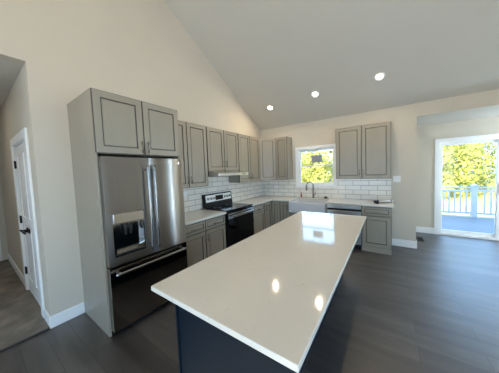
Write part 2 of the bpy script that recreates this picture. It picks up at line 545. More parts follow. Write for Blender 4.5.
def leaf(x0, x1):
    mb = MB(); yb, yf = YH+0.045, YH+0.008
    mb.box(x0, yb-0.026, 0.02, x1, yb, CZ-0.016)
    st = 0.085
    zs = ((0.22, 0.98), (1.10, CZ-0.13))
    mb.box(x0, yf, 0.02, x0+st, yb-0.026, CZ-0.016).box(x1-st, yf, 0.02, x1, yb-0.026, CZ-0.016)
    for z0, z1 in ((0.02, 0.22), (0.98, 1.10), (CZ-0.13, CZ-0.016)):
        mb.box(x0+st, yf, z0, x1-st, yb-0.026, z1)
    for z0, z1 in zs:
        mb.rings([rect(x0+st, z0, x1-st, z1, yb-0.0265), rect(x0+st+0.02, z0+0.02, x1-st-0.02, z1-0.02, yb-0.0265), rect(x0+st+0.045, z0+0.045, x1-st-0.045, z1-0.045, yf+0.004)], [0, 0, 0])
    return mb.build('door_leaf', 'white', cr)
xm = (CX0+CX1)/2
l1, l2 = leaf(CX0+0.014, xm-0.002), leaf(xm+0.002, CX1-0.014)
def lever(parent, x, s):
    mb = MB()
    mb.tube([(x, YH+0.008, 0.95), (x, YH-0.004, 0.95)], 0.033, 20)
    mb.tube([(x, YH-0.003, 0.95), (x, YH-0.05, 0.95)], 0.012, 12)
    mb.tube([(x, YH-0.05, 0.95), (x+s*0.05, YH-0.052, 0.953), (x+s*0.12, YH-0.046, 0.944)], [0.012, 0.011, 0.008], 12)
    mb.build('lever_handle', 'black', parent)
lever(l1, xm-0.055, -1); lever(l2, xm+0.055, 1)
for lf, x in ((l1, CX0+0.006), (l2, CX1-0.006)):
    for z in (0.31, 1.05, 1.82):
        mb = MB()
        mb.box(x-0.014, YH-0.004, z-0.05, x+0.014, YH+0.007, z+0.05, 0.002)
        mb.tube([(x, YH-0.006, z-0.054), (x, YH-0.006, z+0.054)], 0.008, 10)
        mb.build('hinge', 'black', lf)

# white door at the end of the hallway
er = struct_root('door_3', (0, 0, 0))
b = MB()
b.box(-3.4, -5.55, 0.014, -3.38, -5.45, 2.15, 0.004).box(-3.4, -4.62, 0.014, -3.38, -4.52, 2.15, 0.004).box(-3.4, -5.45, 2.05, -3.38, -4.62, 2.15, 0.004)
b.build('door_casing', 'white', er)
b = MB()
b.box(-3.4, -5.45, 0.02, -3.388, -4.62, 2.05)
for z0, z1 in ((0.2, 0.95), (1.08, 1.92)):
    b.box(-3.389, -5.33, z0, -3.382, -4.74, z1, 0.006)
b.build('door_leaf', 'white', er)

# tiled backsplash
struct('trim_backsplash_left', MB().box(0, -3.223, 0.905, 0.01, 0, 1.374).box(0, -2.37, 1.374, 0.01, -1.47, 1.64), 'tile_l')
b = MB()
b.box(0.01, -0.01, 0.905, WX0-0.065, 0, 1.374).box(WX1+0.065, -0.01, 0.905, 3.03, 0, 1.374).box(WX0-0.065, -0.01, 0.905, WX1+0.065, 0, WZ0-0.066)
struct('trim_backsplash_back', b, 'tile_b')

# ------------------------------------------------------------------ cabinets
# local frame: x to the right along the front, back against y=0, front towards -y
def pull(parent, x, z, y, vertical=True, L=0.13, m='nickel'):
    mb = MB(); h = L/2; st = 0.03
    if vertical:
        mb.tube([(x, y-st, z-h), (x, y-st, z+h)], 0.008, 10)
        for q in (-h*0.7, h*0.7): mb.tube([(x, y, z+q), (x, y-st, z+q)], 0.005, 8)
    else:
        mb.tube([(x-h, y-st, z), (x+h, y-st, z)], 0.008, 10)
        for q in (-h*0.7, h*0.7): mb.tube([(x+q, y, z), (x+q, y-st, z)], 0.005, 8)
    return mb.build('handle', m, parent)

def front(parent, name, x0, z0, x1, z1, y, rail=0.066, t=0.02):
    """door or drawer front: flat frame, glazed groove, slightly raised panel"""
    mb = MB()
    yf = y-t
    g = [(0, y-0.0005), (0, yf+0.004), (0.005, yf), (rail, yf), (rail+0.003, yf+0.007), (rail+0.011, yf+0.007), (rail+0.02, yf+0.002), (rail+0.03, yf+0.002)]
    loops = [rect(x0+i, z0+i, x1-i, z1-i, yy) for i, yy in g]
    mb.rings(loops, [1, 1, 0, 1, 1, 0, 0, 0])  # outer edges take the dark glaze colour too, painting shade into seams
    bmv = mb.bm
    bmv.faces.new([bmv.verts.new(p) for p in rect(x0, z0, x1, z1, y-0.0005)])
    return mb.build(name, ['cab', 'glaze_seam_shade'], parent)

def carcass(parent, w, d, z0, z1, toe=0.0, name='body', toe_in=0.06):
    """box with a darker face behind the door gaps"""
    mb = MB()
    if toe:
        mb.box(0, -d, z0+toe, w, 0, z1, 0.001)
        mb.box(0.0, -d+toe_in, z0, w, 0, z0+toe+0.001)
    else:
        mb.box(0, -d, z0, w, 0, z1, 0.001)
    o = mb.build(name, 'cab', parent)
    return o

G = 0.0025
def split_doors(parent, n, w, z0, z1, y, handle_z, hinge_out=True, single='right', e=0.004):
    cw = (w-2*e)/n
    for k in range(n):
        x0, x1 = e+k*cw+G, e+(k+1)*cw-G
        d = front(parent, 'door', x0, z0+0.003, x1, z1-0.003, y)
        if n == 2: hx = x1-0.033 if k == 0 else x0+0.033
        else: hx = x1-0.033 if single == 'right' else x0+0.033
        if handle_z is not None: pull(d, hx, handle_z, y-0.02)

LEFT = PI/2     # rotation that turns a front towards +x
TOP = 2.435; UB = 1.374
def upper(label, loc, rz, w, z0, n, d=0.308, single='right', group='wall cabinets'):
    t = thing('wall_cabinet', label, 'cabinet', (loc[0], loc[1], z0), rz, group)
    carcass(t, w, d, 0, TOP-z0)
    split_doors(t, n, w, 0, TOP-z0, -d, 0.13, single=single)
    return t

# cabinet surrounding the refrigerator
t = thing('refrigerator_cabinet', 'tall taupe cabinet surround with two doors above the steel refrigerator', 'cabinet', (0.001, -4.151, 0), LEFT)
w = 0.928
MB().box(0, -0.70, 0, 0.02, 0, TOP, 0.001).build('side_panel', 'cab', t)
MB().box(w-0.02, -0.70, 0, w, 0, TOP, 0.001).build('side_panel', 'cab', t)
MB().box(0.021, -0.70, 1.83, w-0.021, 0, TOP, 0.001).build('body', 'cab', t)
for k in range(2):
    x0, x1 = (0.004, w/2-G) if k == 0 else (w/2+G, w-0.004)
    d = front(t, 'door', x0, 1.833, x1, TOP-0.003, -0.70)
    pull(d, (x1-0.033) if k == 0 else (x0+0.033), 1.915, -0.72)

upper('taupe two-door wall cabinet between the refrigerator surround and the hood cabinet', (0.0, -3.222), LEFT, 0.851, UB, 2)
t = upper('short taupe two-door wall cabinet right above the range hood', (0.0, -2.37), LEFT, 0.899, 1.64, 2)
upper('taupe two-door wall cabinet right of the range hood beside the corner cabinet', (0.0, -1.47), LEFT, 0.859, UB, 2)

# diagonal corner cabinet
t = thing('corner_wall_cabinet', 'taupe diagonal wall cabinet filling the room corner, single door', 'cabinet', (0, 0, UB), 0, 'wall cabinets')
a, dd = 0.61, 0.308
MB().prism([(0.011, -0.011, 0), (0.011, -a, 0), (dd, -a, 0), (a, -dd, 0), (a, -0.011, 0)], (0, 0, TOP-UB)).build('body', 'cab', t)
ww = math.hypot(a-dd, a-dd)
mb_p = thing('x', 'x', 'x')
d = front(mb_p, 'door', 0.006, 0.003, ww-0.006, TOP-UB-0.003, 0)
h = pull(d, ww-0.045, 0.13, -0.02)
bpy.data.objects.remove(mb_p)
d.parent = t
d.location = (dd, -a, 0); d.rotation_euler = (0, 0, PI/4)

upper('narrow taupe wall cabinet with its side towards the kitchen window', (0.612, 0.0), 0, 0.327, UB, 1, single='right')
upper('large taupe two-door wall cabinet right of the kitchen window', (2.051, 0.0), 0, 0.979, UB, 2)

# base cabinets
ZC = 0.876
def basecab(label, loc, rz, w, drawers, n, d=0.588, toe=0.1, toe_in=0.06, dz=0.70, single='right', z1=ZC, handles=True):
    t = thing('base_cabinet', label, 'cabinet', (loc[0], loc[1], 0), rz, 'base cabinets')
    carcass(t, w, d, 0, z1, toe, toe_in=toe_in)
    e = 0.004
    top = z1-0.018
    if drawers:
        cw = (w-2*e)/drawers
        for k in range(drawers):
            x0, x1 = e+k*cw+G, e+(k+1)*cw-G
            f = front(t, 'drawer', x0, dz+0.004, x1, top, -d, rail=0.034)
            pull(f, (x0+x1)/2, (dz+top)/2, -d-0.02, False)
        zt_ = dz-0.004
    else: zt_ = top
    if n: split_doors(t, n, w, toe+0.006, zt_, -d, zt_-0.11 if handles else None, single=single)
    return t
basecab('grey base cabinet with two drawers between refrigerator and range', (0.001, -3.222), LEFT, 0.938, 2, 2)
basecab('grey base cabinet with one drawer right of the range', (0.001, -1.470), LEFT, 0.53, 1, 1, single='left')
# L-shaped corner base with two narrow doors
t = thing('corner_base_cabinet', 'grey corner base cabinet with two narrow doors meeting at right angles', 'cabinet', (0, 0, 0), 0, 'base cabinets')
MB().prism([(0.001, -0.001, 0.1), (0.001, -0.938, 0.1), (0.588, -0.938, 0.1), (0.588, -0.588, 0.1), (0.838, -0.588, 0.1), (0.838, -0.001, 0.1)], (0, 0, ZC-0.1)).prism([(0.001, -0.001, 0), (0.001, -0.938, 0), (0.53, -0.938, 0), (0.53, -0.53, 0), (0.838, -0.53, 0), (0.838, -0.001, 0)], (0, 0, 0.1)).build('body', 'cab', t)
dmy = bpy.data.objects.new('x', None)
d = front(None, 'door', 0.003, 0.106, 0.325, ZC-0.018, 0); d.parent = t; d.location = (0.588, -0.938, 0); d.rotation_euler = (0, 0, LEFT)
pull(d, 0.036, 0.75, -0.02)
d = front(None, 'door', 0.613, 0.106, 0.835, ZC-0.018, -0.588); d.parent = t
basecab('narrow dark grey base cabinet at the left side of the sink', (0.841, -0.001), 0, 0.247, 0, 1)
basecab('grey sink base cabinet with two doors below the white apron sink', (1.091, -0.001), 0, 0.807, 0, 2, z1=0.64)
t = basecab('grey base cabinet with one drawer at the right end of the counter', (2.562, -0.001), 0, 0.474, 1, 1, single='left', toe_in=0.005, dz=0.695)
fi = MB().box(1.901, -0.588, 0.1, 1.928, -0.001, ZC).box(1.901, -0.53, 0, 1.928, -0.001, 0.1)
tag(fi.build('cabinet_filler', 'cab'), 'thin grey upright filler strip between sink and dishwasher', 'filler')

# countertops
CT = 0.914; CD = 0.634
b = MB().box(0.011, -3.221, ZC+0.001, CD, -2.282, CT, 0.003)
tag(b.build('countertop', 'quartz'), 'short pale quartz countertop between the refrigerator and the range', 'countertop', 'countertops')
b = MB()
z = ZC+0.001
b.prism([(0.011, -1.472, z), (CD, -1.472, z), (CD, -CD, z), (1.092, -CD, z), (1.092, -0.16, z), (1.898, -0.16, z), (1.898, -CD, z), (3.069, -CD, z), (3.069, -0.011, z), (0.011, -0.011, z)], (0, 0, CT-z), bevel=0.003)
tag(b.build('countertop', 'quartz'), 'long pale quartz corner countertop running under the window', 'countertop', 'countertops')

# island
IX0, IX1, IY0, IY1 = 1.781, 2.738, -4.265, -1.708
t = thing('kitchen_island', 'navy blue island base under the big white worktop', 'island', (0, 0, 0))
bx0, bx1, by0, by1 = 1.842, 2.43, -4.11, -1.75
zi = 0.883
MB().box(bx0, by0, 0.0, bx1, by1, zi, 0.002).build('body', 'navy', t)
MB().box(bx0-0.004, by0-0.02, 0.0, 2.66, by0, zi-0.001, 0.002).build('end_panel', 'navy', t)
MB().box(bx0-0.008, by0-0.032, 0.0, bx0+0.006, by0-0.0195, zi-0.002, 0.002).build('edge_trim', 'navy', t)
# doors on the range side
n = 3; cwid = (by1-by0-0.02)/n
for k in range(n):
    f = MB()
    y0 = by0+0.01+k*cwid+0.004; y1 = y0+cwid-0.008
    L = lambda i, xx: [(xx, y0+i, 0.11+i), (xx, y1-i, 0.11+i), (xx, y1-i, zi-0.012-i), (xx, y0+i, zi-0.012-i)]
    f.rings([L(0, bx0-0.0005), L(0, bx0-0.02), L(0.06, bx0-0.02), L(0.066, bx0-0.013), L(0.08, bx0-0.013)], [0]*5)
    f.build('door', 'navy', t)
b = MB().box(IX0, IY0, zi+0.001, IX1, IY1, CT, 0.004)
tag(b.build('island_worktop', 'quartz'), 'large white speckled quartz worktop of the island in the foreground', 'countertop', 'countertops')

# ------------------------------------------------------------------ refrigerator (local: front -y, x right)
FWD = 0.884; FY = -0.772
t = thing('refrigerator', 'stainless steel french door refrigerator with water dispenser', 'refrigerator', (0.0, -4.129, 0), LEFT)
MB().box(0.004, -0.695, 0.02, FWD-0.004, -0.03, 1.775, 0.004).build('body', 'dark', t)
MB().box(0.03, -0.70, 0.0, FWD-0.03, -0.66, 0.05).build('kick_grille', 'dark', t)

def bowed(x0, x1, z0, z1, yb, yf, bow, n=10, hole=None):
    """door slab whose front bows slightly outwards; hole=(x0,x1,z0,z1) leaves a recess"""
    mb = MB(); bm = mb.bm
    xs = sorted([x0+(x1-x0)*i/n for i in range(n+1)] + [x0+(x1-x0)*q for q in (0.025, 0.0125, 0.975, 0.9875)])
    zs = [z0, z1]
    if hole:
        xs = sorted(set([x for x in xs if not (abs(x-hole[0]) < 0.012 or abs(x-hole[1]) < 0.012)] + [hole[0], hole[1]]))
        zs = [z0, hole[2], hole[3], z1]
    fy = lambda x: yf - bow*(1-((x-(x0+x1)/2)/((x1-x0)/2))**2)
    V = [[bm.verts.new((x, fy(x), z)) for z in zs] for x in xs]
    B = [[bm.verts.new((x, yb, z)) for z in zs] for x in xs]
    S = [[bm.verts.new((x, fy(x), z)) for z in zs] for x in xs]
    for i in range(len(xs)-1):
        for k in range(len(zs)-1):
            if hole and k == 1 and xs[i] >= hole[0]-1e-6 and xs[i+1] <= hole[1]+1e-6: continue
            f = bm.faces.new([V[i][k], V[i+1][k], V[i+1][k+1], V[i][k+1]]); f.smooth = True
            bm.faces.new([B[i][k], B[i][k+1], B[i+1][k+1], B[i+1][k]])
        bm.faces.new([S[i][0], B[i][0], B[i+1][0], S[i+1][0]])
        bm.faces.new([S[i][-1], S[i+1][-1], B[i+1][-1], B[i][-1]])
    for i in (0, -1):
        for k in range(len(zs)-1):
            bm.faces.new([S[i][k], S[i][k+1], B[i][k+1], B[i][k]])
    if hole:
        h0 = [i for i, x in enumerate(xs) if abs(x-hole[0]) < 1e-6][0]
        h1 = [i for i, x in enumerate(xs) if abs(x-hole[1]) < 1e-6][0]
        for i in range(h0, h1):
            for k in (1, 2):
                bm.faces.new([S[i][k], S[i+1][k], B[i+1][k], B[i][k]])
        for i in (h0, h1):
            bm.faces.new([S[i][1], S[i][2], B[i][2], B[i][1]])
    return mb
mid = FWD/2
HX0, HX1, HZ0, HZ1 = 0.055, 0.352, 0.80, 1.235
dl = bowed(0.0, mid-0.003, 0.715, 1.795, -0.70, FY, 0.0015, hole=(HX0, HX1, HZ0, HZ1)).build('door', 'brushed', t)
drr = bowed(mid+0.003, FWD, 0.715, 1.795, -0.70, FY, 0.022, 28).build('door', 'brushed', t)
dw = bowed(0.0, FWD, 0.06, 0.70, -0.70, FY, 0.001).build('freezer_drawer', 'steel3', t)
# dispenser in the left door
b = MB()
b.box(HX0+0.001, FY-0.018, 1.13, HX1-0.001, FY+0.03, HZ1-0.001, 0.006)
b.build('control_panel', 'steel', dl)
b = MB()   # recess shell
x0, x1, z0, z1 = HX0+0.001, HX1-0.001, HZ0+0.001, 1.129
b.rings([rect(x0, z0, x1, z1, FY-0.012), rect(x0+0.012, z0+0.03, x1-0.012, z1-0.004, FY-0.012), rect(x0+0.03, z0+0.045, x1-0.03, z1-0.01, FY+0.06)], [0, 0, 0])
b.build('dispenser_recess', 'steel', dl)
b = MB()
for px in (0.175, 0.225):
    b.tube([(px, FY+0.02, 1.128), (px, FY+0.015, 1.05), (px, FY+0.03, 1.0)], [0.014, 0.012, 0.01], 10)
b.build('dispenser_paddle', 'dark', dl)
MB().box(HX0+0.012, FY-0.03, HZ0+0.012, HX1-0.012, FY+0.04, HZ0+0.032, 0.004).build('drip_tray', 'dark', dl)
def bar(parent, p0, p1, out, r=0.012, name='handle', m='steel'):
    p0, p1 = Vector(p0), Vector(p1)
    mb = MB()
    o = Vector((0, -out, 0)); dv = (p1-p0)
    mb.tube([p0+o, p0+dv*0.02+o*1.05, p0+dv*0.5+o*1.12, p0+dv*0.98+o*1.05, p1+o], r, 14)
    for q in (0.05, 0.95): mb.tube([p0+dv*q+Vector((0, 0.012, 0)), p0+dv*q+o], r*0.9, 10)
    return mb.build(name, m, parent)
bar(dl, (mid-0.035, FY, 0.79), (mid-0.035, FY, 1.71), 0.055, 0.0135, m='dsteel')
bar(drr, (mid+0.035, FY, 0.79), (mid+0.035, FY, 1.71), 0.055, 0.0135, m='dsteel')
bar(dw, (0.03, FY-0.006, 0.645), (FWD-0.03, FY-0.006, 0.645), 0.05, 0.014)
b = MB(); b.tube([(FWD-0.06, FY-0.012, 1.74), (FWD-0.06, FY+0.02, 1.74)], 0.015, 20); b.build('badge', 'steel2', drr)
for x in (0.04, FWD-0.04):
    MB().box(x-0.035, -0.74, 1.776, x+0.035, -0.62, 1.792, 0.003).build('hinge_cover', 'dark', t)

# ------------------------------------------------------------------ range
RWD = 0.797
t = thing('range', 'black electric range with stainless backguard and oven handle', 'range', (0.012, -2.276, 0), LEFT)
MB().box(0.003, -0.60, 0.02, RWD-0.003, -0.005, 0.905, 0.003).build('body', 'black', t)
MB().box(0.0, -0.645, 0.906, RWD, -0.085, 0.93, 0.004).build('cooktop', 'blackgl', t)
for cx, cy, r in ((0.20, -0.47, 0.11), (0.60, -0.47, 0.085), (0.20, -0.21, 0.085), (0.60, -0.21, 0.11)):
    mb = MB()
    for rr in (r, r*0.6):
        n = 40
        a = [(cx+rr*math.cos(2*PI*k/n), cy+rr*math.sin(2*PI*k/n), 0.9304) for k in range(n)]
        c = [(cx+(rr-0.004)*math.cos(2*PI*k/n), cy+(rr-0.004)*math.sin(2*PI*k/n), 0.9308) for k in range(n)]
        mb.rings([a, c], [0], close=False)
    mb.build('burner', 'tag', t)
b = MB()
b.prism([(0, -0.085, 0.93), (0, -0.004, 0.93), (0, -0.004, 1.19), (0, -0.045, 1.19), (0, -0.065, 1.175), (0, -0.085, 0.975)], (RWD, 0, 0))
bg = b.build('backguard', 'black', t)
def on_guard(x, z, off):    # point on the sloping face of the backguard
    f = (z-0.975)/0.2
    return Vector((x, -0.085+0.02*f-off, z))
def guard_plate(x0, x1, z0, z1, o1, name, m, par):
    mb = MB()
    A = [on_guard(x0, z0, 0), on_guard(x1, z0, 0), on_guard(x1, z1, 0), on_guard(x0, z1, 0)]
    mb.prism(A, (0, -o1, 0))
    return mb.build(name, m, par)
guard_plate(0.03, RWD-0.03, 1.035, 1.168, 0.004, 'control_fascia', 'steel2', bg)
guard_plate(0.29, 0.51, 1.055, 1.15, 0.006, 'display', 'blackgl', bg)
for kx in (0.085, 0.165, 0.245, 0.56, 0.64, 0.72):
    mb = MB()
    p = on_guard(kx, 1.10, 0.004)
    mb.tube([p, p+Vector((0, -0.012, 0.0012)), p+Vector((0, -0.03, 0.003))], [0.027, 0.025, 0.02], 18)
    mb.build('knob', 'steel', bg)
od = MB().box(0.004, -0.652, 0.24, RWD-0.004, -0.602, 0.895, 0.006).build('oven_door', 'blackgl', t)
MB().box(0.006, -0.656, 0.775, RWD-0.006, -0.6525, 0.872, 0.002).build('door_trim', 'steel', od)
MB().box(0.13, -0.6545, 0.36, RWD-0.13, -0.6525, 0.68, 0.001).build('window', 'blackgl', od)
bar(od, (0.03, -0.656, 0.825), (RWD-0.03, -0.656, 0.825), 0.045, 0.013)
MB().box(0.004, -0.65, 0.055, RWD-0.004, -0.602, 0.23, 0.005).build('drawer', 'black', t)
for x in (0.06, RWD-0.06):
    for y in (-0.55, -0.08):
        mb = MB(); mb.tube([(x, y, 0), (x, y, 0.021)], 0.018, 12); mb.build('foot', 'dark', t)

# range hood
HW = 0.893
t = thing('range_hood', 'stainless under-cabinet range hood above the black range', 'range hood', (0.011, -2.367, 0), LEFT)
MB().prism([(0, -0.005, 1.545), (0, -0.005, 1.638), (0, -0.34, 1.638), (0, -0.545, 1.60), (0, -0.545, 1.545)], (HW, 0, 0), bevel=0.003).build('canopy', 'steel', t)
MB().box(0.0, -0.558, 1.545, HW, -0.546, 1.594, 0.003).build('front_lip', 'steel2', t)
for x0 in (0.05, 0.46):
    MB().box(x0, -0.46, 1.538, x0+0.38, -0.10, 1.5445, 0.002).build('filter', 'steel', t)
for x in (0.70, 0.76):
    MB().box(x-0.018, -0.5615, 1.558, x+0.018, -0.5585, 1.578, 0.001).build('switch', 'dark', t)

# dishwasher
DWD = 0.626
t = thing('dishwasher', 'stainless dishwasher with black control band below the counter', 'dishwasher', (1.932, 0, 0))
MB().box(0.004, -0.58, 0.1, DWD-0.004, -0.01, 0.87).build('body', 'dark', t)
MB().box(0.02, -0.55, 0.0, DWD-0.02, -0.05, 0.099).build('kick_plate', 'dark', t)
d = MB().box(0.003, -0.625, 0.11, DWD-0.003, -0.581, 0.755, 0.005).build('door', 'steel2', t)
MB().box(0.003, -0.605, 0.757, DWD-0.003, -0.581, 0.80).build('pocket_handle', 'dark', d)
c = MB().box(0.003, -0.625, 0.80, DWD-0.003, -0.581, 0.866, 0.004).build('control_panel', 'steel2', t)
for x in (0.32, 0.36, 0.42, 0.47):
    MB().box(x-0.012, -0.628, 0.822, x+0.012, -0.6255, 0.842, 0.001).build('button', 'plate', c)

# sink, faucet, dispenser
t = thing('apron_sink', 'white apron-front farmhouse sink under the kitchen window', 'sink', (1.095, 0, 0))
sw = 0.80
b = MB()
Lp = lambda x0, y0, x1, y1, z: [(x0, y0, z), (x1, y0, z), (x1, y1, z), (x0, y1, z)]
yb, yf, zb, zs = -0.164, -0.665, 0.645, 0.874
b.rings([Lp(0, yf, sw, yb, zb), Lp(0, yf, sw, yb, zs-0.006), Lp(0.006, yf+0.006, sw-0.006, yb-0.006, zs), Lp(0.026, yf+0.026, sw-0.026, yb-0.02, zs), Lp(0.034, yf+0.034, sw-0.034, yb-0.028, zs-0.01), Lp(0.05, yf+0.05, sw-0.05, yb-0.045, zb+0.03)], [0]*6)
b.face(Lp(0, yf, sw, yb, zb))
b.build('basin', 'fireclay', t)
mb = MB(); mb.tube([(0.4, -0.4, zb+0.031), (0.4, -0.4, zb+0.036)], 0.045, 20); mb.build('drain', 'nickel', t)

t = thing('kitchen_faucet', 'tall gooseneck pull-down faucet behind the apron sink', 'faucet', (1.487, -0.10, CT))
FC = 'dsteel'
mb = MB(); mb.tube([(0, 0, 0), (0, 0, 0.012), (0, 0, 0.02), (0, 0, 0.12)], [0.03, 0.03, 0.024, 0.021], 16); mb.build('base', FC, t)
pts = [(0, 0, 0.11), (0, 0, 0.30)]
for k in range(1, 13):
    a = PI*k/12
    pts.append((-0.075+0.075*math.cos(a), -0.03*k/12, 0.30+0.095*math.sin(a)))
pts.append((-0.152, -0.032, 0.275))
mb = MB(); mb.tube(pts, 0.015, 14); mb.build('spout', FC, t)
mb = MB(); mb.tube([(-0.152, -0.032, 0.28), (-0.153, -0.033, 0.24), (-0.154, -0.034, 0.18)], [0.019, 0.022, 0.019], 14); mb.build('spray_head', FC, t)
mb = MB(); mb.tube([(0.016, 0, 0.085), (0.05, -0.005, 0.09)], 0.012, 12); mb.tube([(0.045, -0.005, 0.09), (0.06, -0.01, 0.15)], [0.008, 0.006], 10); mb.build('lever', FC, t)

t = thing('soap_bottle', 'small amber bottle on the counter left of the faucet', 'bottle', (1.185, -0.10, CT))
mb = MB(); mb.tube([(0, 0, 0.001), (0, 0, 0.004), (0, 0, 0.08), (0, 0, 0.10), (0, 0, 0.115)], [0.016, 0.02, 0.02, 0.009, 0.009], 16); mb.build('body', 'amber', t)
mb = MB(); mb.tube([(0, 0, 0.114), (0, 0, 0.132)], 0.011, 14); mb.build('cap', 'amber', t)
t = thing('sink_stopper', 'dark sink flange and stopper set on the counter right of the faucet', 'stopper', (1.775, -0.10, CT))
mb = MB(); mb.tube([(0, 0, 0.001), (0, 0, 0.03), (0, 0, 0.034)], [0.042, 0.045, 0.03], 20); mb.build('flange', 'dark', t)
mb = MB(); mb.tube([(0, 0, 0.034), (0, 0, 0.05), (0, 0, 0.056)], [0.012, 0.018, 0.01], 14); mb.build('knob', 'dark', t)

# caulking gun lying across the end of the counter
t = thing('caulking_gun', 'dark hand tool with pale cartridge lying across the right counter end', 'tool', (2.78, -0.44, CT))
ang = math.atan2(0.26, 0.40)
t.rotation_euler = (0, 0, ang)
mb = MB(); mb.tube([(0.06, 0, 0.028), (0.28, 0, 0.028)], 0.024, 16); mb.build('cartridge', 'clear', t)
mb = MB(); mb.tube([(0.28, 0, 0.028), (0.29, 0, 0.028), (0.37, 0, 0.03)], [0.02, 0.011, 0.005], 12); mb.build('nozzle', 'plate', t)
mb = MB()
mb.box(-0.02, -0.026, 0.002, 0.058, 0.026, 0.05, 0.006)
mb.box(0.281, -0.027, 0.002, 0.287, 0.027, 0.054, 0.002)
for s in (-1, 1): mb.tube([(0.058, s*0.026, 0.01), (0.284, s*0.026, 0.01)], 0.004, 8)
mb.build('frame', 'dark', t)
mb = MB(); mb.tube([(0.0, -0.02, 0.016), (-0.02, -0.07, 0.014), (-0.03, -0.12, 0.014)], [0.012, 0.014, 0.011], 12); mb.build('grip', 'dark', t)
mb = MB(); mb.tube([(0.04, -0.02, 0.014), (0.035, -0.07, 0.013), (0.02, -0.11, 0.013)], [0.008, 0.008, 0.006], 10); mb.build('trigger', 'steel', t)
mb = MB(); mb.tube([(-0.02, 0, 0.03), (-0.14, 0, 0.03), (-0.155, 0.0, 0.018), (-0.15, 0, 0.012)], 0.004, 8); mb.build('rod', 'steel', t)

# switch and outlets
t = thing('light_switch', 'white double switch plate on the wall right of the upper cabinet', 'switch', (3.122, 0, 1.35))
MB().box(-0.06, -0.007, -0.06, 0.06, 0, 0.06, 0.003).build('plate', 'plate', t)
for x in (-0.024, 0.024):
    MB().box(x-0.016, -0.011, -0.033, x+0.016, -0.0072, 0.033, 0.002).build('rocker', 'plate', t)
def outlet(label, loc, rz):
    t = thing('wall_outlet', label, 'outlet', loc, rz, 'outlets in the tile')
    MB().box(-0.06, -0.006, -0.037, 0.06, 0, 0.037, 0.003).build('plate', 'plate', t)
    for x in (-0.025, 0.025):
        o = MB().box(x-0.017, -0.008, -0.014, x+0.017, -0.0062, 0.014, 0.002).build('socket', 'plate', t)
outlet('white outlet plate in the side backsplash near the refrigerator', (0.0102, -2.67, 1.25), LEFT)
outlet('white outlet plate in the rear backsplash near the corner', (0.43, -0.0102, 1.16), 0)

# floor register
t = thing('floor_register', 'dark metal floor register in the bay floor beside the wall end', 'vent', (3.55, 0.66, 0))
MB().box(-0.06, -0.15, 0.001, 0.06, 0.15, 0.007, 0.002).build('frame', 'floorvent', t)
for k in range(12):
    MB().box(-0.045, -0.13+k*0.0225, 0.0072, 0.045, -0.13+k*0.0225+0.012, 0.009).build('slat', 'dark', t)

# ------------------------------------------------------------------ recessed ceiling lamps
nrm = Vector((0, -0.585, -1)).normalized()
def downlight(label, x, y, watts, group, back=False):
    z = slope_z(y) if y > YD else ZD-0.585*(YD-y)
    nn = nrm if y > YD else Vector((0, 0.585, -1)).normalized()
    q = nn.to_track_quat('-Z', 'Y')
    t = thing('recessed_light', label, 'ceiling light', (x, y, z), 0, group)
    t.rotation_euler = q.to_euler()
    n = 28
    ci = lambda r, zz: [(r*math.cos(2*PI*k/n), r*math.sin(2*PI*k/n), zz) for k in range(n)]
    mb = MB(); mb.rings([ci(0.085, -0.0005), ci(0.083, -0.006), ci(0.058, -0.008), ci(0.052, -0.004)], [0]*4, close=False); mb.build('trim_ring', 'white', t)
    mb = MB(); mb.rings([ci(0.052, -0.001), ci(0.051, -0.004), ci(0.03, -0.006)], [0]*3); mb.build('lens', 'lens', t)
    ld = bpy.data.lights.new('lamp', 'AREA')
    ld.shape = 'DISK'; ld.size = 0.065; ld.energy = watts; ld.color = LAMP_COL; ld.spread = PI*0.98
    lo = bpy.data.objects.new('lamp', ld); C.objects.link(lo)
    lo.parent = t; lo.location = (0, 0, -0.012)
GL = 'recessed ceiling lights'
downlight('recessed ceiling light nearest the left wall corner, leftmost of three', 0.655, -0.60, LAMP_W, GL)
downlight('recessed ceiling light above the sink, middle of the three', 1.745, -0.655, LAMP_W, GL)
downlight('recessed ceiling light above the large wall cabinet, rightmost of three', 2.86, -0.68, LAMP_W, GL)
for k, (x, y) in enumerate(((0.75, -6.2), (2.0, -6.2), (3.3, -6.2), (4.8, -6.2))):  # extra lamps out of view, added to brighten the room
    downlight('added unseen ceiling light brightening the room behind the island', x, y, LAMP_W*1.5, GL)

t = thing('recessed_light', 'added unseen ceiling light brightening the hallway left of the kitchen', 'ceiling light', (-1.5, -5.3, 2.787), 0, GL)  # lamp added out of view to lift the dark hallway
n = 28
ci = lambda r, zz: [(r*math.cos(2*PI*k/n), r*math.sin(2*PI*k/n), zz) for k in range(n)]
mb = MB(); mb.rings([ci(0.085, -0.0005), ci(0.083, -0.006), ci(0.058, -0.008), ci(0.052, -0.004)], [0]*4, close=False); mb.build('trim_ring', 'white', t)
mb = MB(); mb.rings([ci(0.052, -0.001), ci(0.051, -0.004), ci(0.03, -0.006)], [0]*3); mb.build('lens', 'lens', t)
ld = bpy.data.lights.new('lamp', 'AREA'); ld.shape = 'DISK'; ld.size = 0.1; ld.energy = 2.5; ld.color = (1.0, 0.93, 0.82)
lo = bpy.data.objects.new('lamp', ld); C.objects.link(lo); lo.parent = t; lo.location = (0, 0, -0.012)

